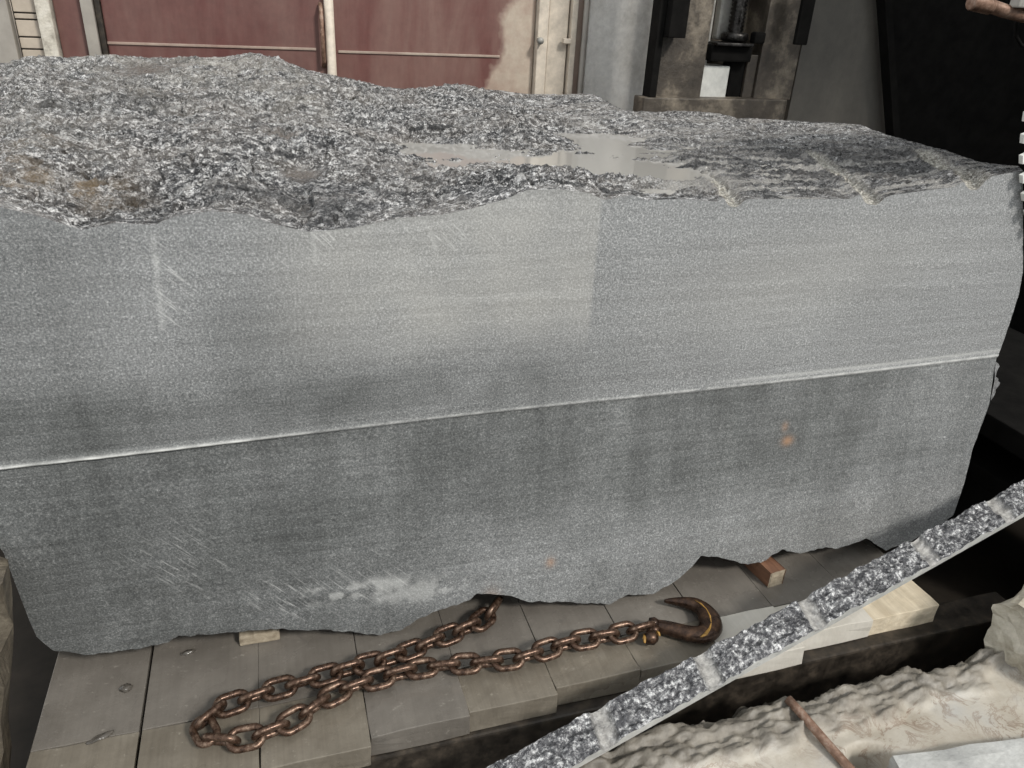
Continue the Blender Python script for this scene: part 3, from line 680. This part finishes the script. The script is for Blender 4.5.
at = {k: np.r_[np.asarray(a_).ravel(), pad0] for k, a_ in dict(dust=dust_pale, damp=damp, white=white, scratch=scr, rust=rustf).items()}
me = mesh('body', vt, ft, True, at, np.concatenate(mi).astype(np.int32))
me.materials.append(MAT['sawn']); me.materials.append(MAT['side'])
link('body', me, None, block)

# --- puddle lying in the hollow of the top
inb = basin > 0.06
cell = inb[:-1, :-1] & inb[1:, 1:] & ((Z[:-1, :-1] < PL + .002) | (Z[1:, 1:] < PL + .002) | (Z[1:, :-1] < PL + .002) | (Z[:-1, 1:] < PL + .002))
mb = MB(); vd = {}
def gv(i, j):
    if (i, j) not in vd: vd[(i, j)] = mb.bm.verts.new((T[i, j, 0], T[i, j, 1], PL))
    return vd[(i, j)]
for i, j in zip(*np.nonzero(cell)): mb.bm.faces.new((gv(i, j), gv(i + 1, j), gv(i + 1, j + 1), gv(i, j + 1)))
pu = mb.build('puddle', MAT['water']); tag(pu, 'shallow muddy puddle lying on the rough top of the granite block', 'puddle')

# ================================================================== CART WITH PLANKS
cart = empty('saw_cart', (0.6, 0.6, FLOOR)); tag(cart, 'plank topped saw cart carrying the granite block', 'cart')
PT = 0.075
def bx(px_, pyy): return pz(px_, pyy, BED)[0]
J = [float(q) for q in (bx(33, 740), bx(145, 700), bx(259, 710), bx(368, 725), bx(464, 697), bx(556, 688), bx(634, 658))]
wdt = (J[5] - J[0]) / 5
J += [J[6] + wdt, J[6] + 2 * wdt]
xe = float(bx(824, 568)); J = [q for q in J if q < xe - 0.12] + [xe, float(bx(920, 586))]
SEAM = float(pz(200, 719, BED)[1]); print('seam', SEAM, 'J', [round(q, 2) for q in J])
fronts = [-0.62, -0.62, float(pz(262, 760, BED)[1]) - .02, float(pz(372, 757, BED)[1]), 0, 0, 0, 0, 0, 0, 0]
fy = {4: pz(467, 714, BED)[1], 5: pz(566, 694, BED)[1]}
def plank(x0, x1, y0, y1, mat, z1=BED, t=PT, tilt=0.0, amp=0.002, name='plank'):
    m = MB().box(x0, x1, y0, y1, z1 - t, z1, 0.0025)
    m.rough(2, amp, 9, x0 * 7 + y0)
    return m.build(name, mat, cart)
g = 0.003
for k in range(len(J) - 1):
    x0, x1 = J[k] + (0.004 if k == 1 else 0.0008), J[k + 1] - (0.004 if k == 0 else 0.0008)
    plank(x0, x1, SEAM + 0.001, 1.75, MAT['plank'])
    if k <= 1: f = -0.66
    elif k == 2: f = float(pz(330, 756, BED)[1])
    elif k == 3: f = float(pz(420, 728, BED)[1])
    elif k == 4: f = float(pz(515, 703, BED)[1])
    else: f = SEAM - 0.14
    xm = (x0 + x1) / 2
    # measured fronts of the pale pieces at the right
    if k == len(J) - 2: f = float(pz(905, 612, BED)[1]); m_ = MAT['plank_pale']
    elif k == len(J) - 3: f = float(pz(835, 628, BED)[1]); m_ = MAT['plank_grey']
    elif k == len(J) - 4: f = float(pz(770, 655, BED)[1]); m_ = MAT['plank_grey']
    else: m_ = MAT['plank_warm'] if k != 3 else MAT['plank']
    z1 = BED + (0.0, 0.0, 0.002, 0.006, -0.002, 0.0, 0.0, 0.002, 0.0, -.004, 0.0)[k]
    plank(x0, x1, f, SEAM - 0.001, m_, z1, amp=0.004)
x0, x1 = J[0], J[-1]
# cart frame below the planks
for y0 in (-0.40, 0.55, 1.45):
    o = MB().box(x0 - .02, x1 + .35, y0, y0 + 0.12, BED - PT - 0.20, BED - PT - 0.004, 0.008)
    o.box(x0 - .02, x1 + .35, y0 - 0.05, y0 + 0.17, BED - PT - 0.22, BED - PT - 0.19, 0.005)
    o.build('frame_beam', MAT['beam'], cart)
for xq in (x0 + .25, (x0 + x1) / 2, x1 - .2):
    for yq in (-0.34, 1.51):
        MB().tube([(xq, yq - .04, FLOOR + 0.125), (xq, yq + .04, FLOOR + 0.125)], 0.125, 20).build('wheel', MAT['beam'], cart, True)

# wooden wedges under the block
def wedge(name, pts_px, ztop, mat, label, depth=0.16, zb=BED):
    pass
q0, q1 = py(239, 640, -0.03), py(281, 640, -0.03)
yw_ = float(pz(260, 644, BED)[1])
wd = MB().box(bx(240, 640), bx(280, 640), yw_, yw_ + 0.2, BED + .003, BED + 0.038, 0.005).rough(2, 0.002, 30, 2).build('timber_wedge', MAT['wedge'])
tag(wd, 'small muddy timber wedge under the left part of the granite block', 'wedge')
w0 = pz(768, 588, BED)[:2]; w1 = pz(743, 564, BED)[:2]
dl = np.array((w1[0] - w0[0], w1[1] - w0[1])); dl /= np.linalg.norm(dl); dw = np.array((dl[1], -dl[0]))
cw = w0 + dl * 0.13 + dw * 0.03
wm = MB().box(cw[0] - 0.13, cw[0] + 0.13, cw[1] - 0.03, cw[1] + 0.03, BED + .004, BED + 0.06, 0.003, Matrix.Rotation(math.atan2(dl[1], dl[0]), 3, 'Z'))
wm.rough(2, 0.0015, 25, 5)
wd = wm.build('timber_wedge', MAT['wedge_red'])
wd.data.materials.append(MAT['wedge'])
for p_ in wd.data.polygons:
    if (p_.center.x - cw[0]) * dl[0] + (p_.center.y - cw[1]) * dl[1] < -0.124: p_.material_index = 1
tag(wd, 'reddish brown timber wedge with pale cut end under the right part of the block', 'wedge')

# ================================================================== CHAIN WITH HOOK
CZ = BED + 0.039
path_px = [(499,600),(484,620),(465,629),(447,635),(428,644),(409,651),(387,660),(368,663),(346,670),(324,675),(300,683),(278,688),(253,696),(233,704),(212,710),(199,722),(203,738),(222,741),(248,740),(270,731),(294,722),(313,707),(332,695),(352,686),(375,679),(397,674),(415,669),(438,666),(458,664),(480,663),(504,660),(523,658),(545,650),(566,643),(581,640),(600,637),(620,634),(640,628),(651,625)]
Pw = np.array([pz(x, y, CZ) for x, y in path_px])
# smooth the path
tt = np.linspace(0, 1, 900); Pw = resample(Pw, tt)
ker_ = np.hanning(31); ker_ /= ker_.sum()
Ps = np.stack([np.convolve(np.pad(Pw[:, k], 15, 'edge'), ker_, 'valid') for k in range(3)], -1)
Lc = np.linalg.norm(np.diff(Ps, axis=0), axis=1).sum()
PITCH = 0.0625; NL = int(round(Lc / PITCH)); print('chain', Lc, NL)
chain = empty('chain_sling', tuple(Ps[len(Ps) // 2] * np.array((1, 1, 0)) + np.array((0, 0, BED)))); tag(chain, 'rusty steel chain with hook lying looped on the planks', 'chain')
def link_mesh():
    wr = 0.0096; il = PITCH + 0.001; iw = 0.030
    ra = iw / 2 + wr; hl = il / 2 + wr - ra
    pts = []
    for k in range(12): a_ = -math.pi / 2 + math.pi * k / 11; pts.append((hl + ra * math.cos(a_), ra * math.sin(a_), 0))
    for k in range(12): a_ = math.pi / 2 + math.pi * k / 11; pts.append((-hl + ra * math.cos(a_), ra * math.sin(a_), 0))
    bm = bmesh.new(); rings = []; n = len(pts)
    for k, p in enumerate(pts):
        p = Vector(p); t = (Vector(pts[(k + 1) % n]) - Vector(pts[k - 1])).normalized(); u_ = Vector((0, 0, 1)); w_ = t.cross(u_)
        rings.append([bm.verts.new(p + u_ * wr * math.sin(2 * math.pi * q / 10) + w_ * wr * math.cos(2 * math.pi * q / 10)) for q in range(10)])
    for k in range(n):
        for q in range(10): bm.faces.new((rings[k][q], rings[k][(q + 1) % 10], rings[(k + 1) % n][(q + 1) % 10], rings[(k + 1) % n][q]))
    bmesh.ops.recalc_face_normals(bm, faces=bm.faces[:])
    me = bpy.data.meshes.new('link'); bm.to_mesh(me); bm.free(); me.polygons.foreach_set('use_smooth', [True] * len(me.polygons))
    me.materials.append(MAT['chain']); return me
lme = link_mesh()
cs = resample(Ps, (np.arange(NL + 1)) / NL)
rolls_rng = random.Random(3)
for k in range(NL):
    c = (cs[k] + cs[k + 1]) / 2; t = Vector(cs[k + 1] - cs[k]).normalized()
    side = Vector((0, 0, 1)).cross(t).normalized()
    if side.y < 0: side = -side
    flat = (k % 2 == 1)
    ang = math.radians(rolls_rng.uniform(8, 26) if flat else rolls_rng.uniform(100, 124))
    yv = side * math.cos(ang) + Vector((0, 0, 1)) * math.sin(ang); zv = t.cross(yv)
    o = bpy.data.objects.new('link', lme); COL.objects.link(o); o.parent = chain
    cz = c.copy()
    if k < 2: cz[2] -= 0.004
    mt = Matrix((t, yv, zv)).transposed().to_4x4(); mt.translation = Vector(cz) - chain.location
    o.matrix_basis = mt
# hook: (zoomed outline centre, half width) measured on the plank top
def hp(x, y, z): return pz(560 + x / 5.12, 560 + y / 5.12, z)
HZ = BED + 0.027
cen = [(455,330,20),(490,335,30),(540,347,36),(600,362,40),(660,377,43),(715,386,50),(760,372,58),(775,335,62),(765,295,60),(735,255,50),(695,230,38),(650,219,30),(600,213,22),(560,210,14),(528,210,6)]
C3 = np.array([hp(x, y, HZ) for x, y, _ in cen]); rr = [r_ * 0.00060 for *_, r_ in cen]
tt = np.linspace(0, 1, 46)
d_ = np.r_[0, np.cumsum(np.linalg.norm(np.diff(C3, axis=0), axis=1))]; d_ /= d_[-1]
C3s = resample(C3, tt); rs = list(np.interp(tt, d_, rr))
kk = np.hanning(7); kk /= kk.sum()
C3s = np.stack([np.convolve(np.pad(C3s[:, k], 3, 'edge'), kk, 'valid') for k in range(3)], -1)
mb = MB()
rings = []
n = 12
for k, p in enumerate(C3s):
    t = Vector(C3s[min(k + 1, len(C3s) - 1)] - C3s[max(k - 1, 0)]).normalized(); w_ = Vector((0, 0, 1)).cross(t).normalized()
    zr_ = min(0.024, rs[k] * 1.0 + 0.002)
    rings.append([mb.bm.verts.new(Vector(p) + w_ * rs[k] * math.cos(2 * math.pi * q / n) + Vector((0, 0, 1)) * zr_ * math.sin(2 * math.pi * q / n)) for q in range(n)])
for k in range(len(rings) - 1):
    for q in range(n): mb.bm.faces.new((rings[k][q], rings[k][(q + 1) % n], rings[k + 1][(q + 1) % n], rings[k + 1][q]))
mb.bm.faces.new(rings[0][::-1]); mb.bm.faces.new(rings[-1])
hook = mb.build('hook', MAT['hook'], chain, True); hook['label'] = 'dark forged steel hook with worn yellow paint'
def sub(name, mbx, mat):
    o = mbx.build(name, mat, None, True); o.parent = hook; o.location = (0, 0, 0); return o
# clevis pin and worn paint on the bend (sub-parts share the hook's space)
sub('clevis_ear', MB().tube([hp(455, 318, HZ + .012), hp(478, 322, HZ + .014), hp(500, 330, HZ + .012)], [0.014, 0.019, 0.015], 10), MAT['hook'])
sub('clevis_ear', MB().tube([hp(450, 352, HZ - .002), hp(478, 356, HZ), hp(505, 360, HZ)], [0.012, 0.017, 0.014], 10), MAT['hook'])
sub('clevis_pin', MB().tube([hp(470, 310, HZ + .014), hp(462, 350, HZ + .012), hp(452, 405, HZ + .004)], [0.010, 0.010, 0.010], 10), MAT['hook'])
pin = sub('pin_head', MB().tube([hp(432, 395, HZ + .004), hp(445, 396, HZ + .006), hp(478, 398, HZ + .006), hp(492, 398, HZ + .004)], [0.015, 0.022, 0.022, 0.015], 10), MAT['hook'])
sub('paint_patch', MB().tube([hp(433, 375, HZ + .014), hp(432, 400, HZ + .016), hp(434, 425, HZ + .012)], [0.003, 0.006, 0.003], 6), MAT['yellow'])
sub('paint_patch', MB().tube([hp(495, 362, HZ + .016), hp(505, 375, HZ + .016), hp(512, 390, HZ + .012)], [0.002, 0.005, 0.002], 6), MAT['yellow'])
pp_ = [(690,205),(720,222),(750,250),(768,285),(775,320),(766,350),(745,380),(720,395)]
sub('paint_patch', MB().tube([hp(x, y, HZ + .023) for x, y in pp_], [0.001, 0.003, 0.0015, 0.003, 0.002, 0.004, 0.006, 0.002], 6, flat=0.5), MAT['yellow'])

# ================================================================== GRANITE STRIP lying across planks and pad
sA, sB = (523, 768), (1024, 496)
zc = BED + 0.068
a3 = pz(523 - 60, 768 + 35, BED + 0.03); b3 = pz(1024 + 96, 496 - 53, BED + 0.40)
ax = (b3 - a3); Ls = np.linalg.norm(ax); ax /= Ls
sd_ = np.cross((0, 0, 1), ax); sd_ /= np.linalg.norm(sd_)
tilt = math.radians(9)
wv = sd_ * math.cos(tilt) + np.array((0, 0, 1)) * math.sin(tilt); nvv = np.cross(ax, wv)
NS, NWI = 420, 26
s = np.linspace(0, Ls, NS); t = np.linspace(-1, 1, NWI)
Sg, Tg = np.meshgrid(s, t, indexing='ij')
hw = 0.049
rel = 0.010 * pn2(Sg * 14, Tg * 1.3, 4) + 0.004 * pn2(Sg * 60, Tg * 4, 2)
gs = np.zeros_like(Sg)
for (gx, gy) in ((1001, 507), (922, 544), (808, 604), (704, 660), (600, 716)):
    d0_ = ray(gx, gy); d0_ = d0_ / np.linalg.norm(d0_); w0_ = CAM - a3
    bq = np.dot(ax, d0_); sc_ = (np.dot(ax, w0_) - bq * np.dot(d0_, w0_)) / (1 - bq * bq) + Tg * 0.012
    gs = np.maximum(gs, np.sqrt(np.clip(1 - ((Sg - sc_) / 0.03) ** 2, 0, 1)))
rel = rel * (1 - .8 * gs) - gs * 0.016
jw = hw + 0.004 * pn2(Sg * 20, Tg * 0 + 5, 3)
P0 = a3 + Sg[..., None] * ax + (Tg * jw)[..., None] * wv + rel[..., None] * nvv
th = 0.034
jl = 0.003 * pn2(Sg * 25, Tg * 0 + 8, 2)
P1 = a3 + Sg[..., None] * ax + (Tg * hw * 0.97)[..., None] * wv - (th + 0.0 * jl)[..., None] * nvv
vt = np.concatenate([P0.reshape(-1, 3), P1.reshape(-1, 3)])
n0 = NS * NWI
fs = [gridfaces(NS, NWI, 0), gridfaces(NS, NWI, n0, True)]
i_ = np.arange(NS - 1)
fs.append(np.stack([i_ * NWI, n0 + i_ * NWI, n0 + (i_ + 1) * NWI, (i_ + 1) * NWI], -1)[:, ::-1])
e_ = NWI - 1
fs.append(np.stack([i_ * NWI + e_, n0 + i_ * NWI + e_, n0 + (i_ + 1) * NWI + e_, (i_ + 1) * NWI + e_], -1))
j_ = np.arange(NWI - 1)
fs.append(np.stack([j_, n0 + j_, n0 + j_ + 1, j_ + 1], -1)); q = (NS - 1) * NWI
fs.append(np.stack([q + j_, n0 + q + j_, n0 + q + j_ + 1, q + j_ + 1], -1)[:, ::-1])
mi = np.concatenate([np.zeros(len(fs[0]), int)] + [np.ones(len(f), int) for f in fs[1:]]).astype(np.int32)
me = mesh('granite_strip', vt, np.concatenate(fs), False, dict(groove=np.r_[gs.ravel(), np.zeros(n0)]), mi)
me.materials.append(MAT['strip']); me.materials.append(MAT['greystone'])
st = link('granite_strip', me, None); tag(st, 'long thin wet granite strip with drill grooves lying diagonally in front', 'stone strip')

# machine bed at the right that carries the far end of the strip
e3 = a3 + ax * (Ls - 0.07)
mbd = empty('machine_bed', (e3[0] + .3, e3[1], FLOOR)); tag(mbd, 'black machine bed with rails in the dark right of the block', 'machine')
ztop_ = float(e3[2]) - th - 0.06
MB().box(e3[0] - 0.05, e3[0] + 0.9, e3[1] - 0.12, e3[1] + 1.6, ztop_ - 0.10, ztop_, 0.008).build('rail', MAT['black'], mbd)
MB().box(e3[0] + 0.0, e3[0] + 0.85, e3[1] - 0.08, e3[1] + 1.6, ztop_ - 0.34, ztop_ - 0.26, 0.008).build('rail', MAT['black'], mbd)
for yy_ in (e3[1] - 0.06, e3[1] + 0.7, e3[1] + 1.4):
    MB().box(e3[0] + 0.1, e3[0] + 0.8, yy_, yy_ + 0.16, FLOOR, ztop_ - 0.08, 0.008).build('leg', MAT['black'], mbd)

# ================================================================== FOREGROUND PAD, ROD, RUBBLE
pad_x0 = 0.62
nx, ny = 300, 170
xs = np.linspace(pad_x0, 3.6, nx); ys = np.linspace(-2.2, -0.50, ny); ys = -2.2 + 1.7 * (np.linspace(0, 1, ny) ** .6)
Xp, Yp2 = np.meshgrid(xs, ys, indexing='ij')
edge_y = -0.535 + 0.035 * pn2(Xp * 5, Xp * 0 + 1, 4)
Yq = np.where(Yp2 > -0.95, -0.95 + (Yp2 + 0.95) * (edge_y + 0.95) / 0.45, Yp2)
crust = smooth01((Yq - edge_y + 0.15 + 0.06 * pn2(Xp * 4, Yq * 4, 3)) / 0.06)
Zp = BED - 0.035 + 0.006 * pn2(Xp * 3, Yq * 3, 4) + crust * (0.012 + 0.022 * pn2(Xp * 9, Yq * 26, 4) + 0.012 * ridged(Xp * 12, Yq * 30, 3))
Zp -= 0.05 * smooth01((Yq - edge_y + 0.03) / 0.03) + 0.03 * smooth01((0.95 - Xp) / .3)
hc = pz(868, 758, BED - .04)
Zp -= 0.12 * smooth01(1.6 - np.hypot((Xp - hc[0]) / 0.045, (Yq - hc[1]) / 0.03))
vt = [np.stack([Xp, Yq, Zp], -1).reshape(-1, 3)]
fs = [gridfaces(nx, ny, 0)]
ed = np.stack([Xp[:, -1], Yq[:, -1], Zp[:, -1]], -1)
sk = [ed + np.array((0, 0.02 * k_, -0.11 * k_)) * np.array((1, 1, 1)) + np.stack([0 * xs, 0.02 * pn2(xs * 9, xs * 0 + k_, 3), 0 * xs], -1) for k_ in (0, 1, 2, 3)]
sk[-1][:, 2] = FLOOR
o_ = nx * ny; vt.append(np.stack(sk, 1).reshape(-1, 3)); fs.append(gridfaces(nx, 4, o_))
o_ += nx * 4
le = np.stack([Xp[0], Yq[0], Zp[0]], -1); lb = le.copy(); lb[:, 2] = FLOOR
vt.append(np.stack([le, lb], 1).reshape(-1, 3)); fs.append(gridfaces(ny, 2, o_, True))
vt = np.concatenate(vt)
me = mesh('floor_pad', vt, np.concatenate(fs), True, dict(crust=np.r_[crust.ravel(), np.ones(len(vt) - nx * ny)]))
pad = link('floor_slab', me, MAT['pad']); tag(pad, kind='structure')
PZ = BED - 0.035
rd = MB().tube([pz(788, 699, PZ + .034), pz(800, 712, PZ + .031), pz(825, 741, PZ + .024), pz(850, 769, PZ + .018), pz(875, 796, PZ + .012)], 0.013, 10).build('rusty_rod', MAT['pipe'], None, True)
tag(rd, 'thin rusty steel rod lying in the slurry in the right foreground', 'rod')
def lump(name, x0, x1, y0, y1, z0, z1, mat, amp, sc, seed, rz=0, cuts=7, bev=0.0, shear=0.0):
    m = MB().box(x0, x1, y0, y1, z0, z1, bev, Matrix.Rotation(rz, 3, 'Z'))
    for v_ in m.bm.verts: v_.co.x += shear * (v_.co.z - z1)
    m.rough(cuts, amp, sc, seed)
    return m.build(name, mat, None, False)
p0 = pz(905, 786, PZ)
o = lump('sawn_stone_piece', p0[0] - 0.03, p0[0] + 0.6, p0[1] - 0.27, p0[1] + 0.02, PZ - .01, PZ + 0.05, MAT['greystone'], 0.006, 14, 3, -0.12)
tag(o, 'grey flat sawn stone piece at the bottom right corner', 'stone piece')
p0 = pz(990, 668, PZ)
o = lump('broken_concrete_piece', p0[0] + 0.05, p0[0] + 0.6, p0[1] - 0.12, p0[1] + 0.16, PZ - .01, PZ + 0.24, MAT['rubble'], 0.026, 7, 8, 0.35, 9)
tag(o, 'jagged broken concrete piece on the slab at the right edge', 'concrete piece')
# stone at the left edge
xs2 = float(py(14, 590, -0.12)[0])
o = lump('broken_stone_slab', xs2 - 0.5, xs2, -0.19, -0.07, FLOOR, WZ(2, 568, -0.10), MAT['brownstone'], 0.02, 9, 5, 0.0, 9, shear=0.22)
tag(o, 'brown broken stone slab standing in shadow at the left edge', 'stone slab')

# small wet mud clods on the planks
for (cx_, cy_, lx, ly, lz, rz_, lab) in ((101, 738, 0.032, 0.009, 0.006, 0.35, 'dark elongated mud clod near the left end of the planks'),
                                   (126, 689, 0.016, 0.014, 0.011, 0.1, 'small wet pointed mud clod left of the chain loop'),
                                   (188, 653, 0.022, 0.008, 0.006, 0.2, 'thin wet mud clod on the planks close under the block')):
    p0 = pz(cx_, cy_, BED)
    bm = bmesh.new(); bmesh.ops.create_icosphere(bm, subdivisions=3, radius=1.0)
    for v_ in bm.verts:
        c = v_.co; k_ = 1 + 0.35 * pn2(np.array([c.x * 2 + cx_]), np.array([c.y * 2 + c.z]), 3)[0]
        v_.co = Vector((c.x * lx * k_, c.y * ly * k_, max(c.z, -0.2) * lz * k_))
    me = bpy.data.meshes.new('mud_clod'); bm.to_mesh(me); bm.free()
    me.polygons.foreach_set('use_smooth', [True] * len(me.polygons))
    o = link('mud_clod', me, MAT['clod']); o.location = (p0[0], p0[1], BED + 0.002); o.rotation_euler = (0, 0, rz_)
    tag(o, lab, 'mud', 'mud clods on the planks')
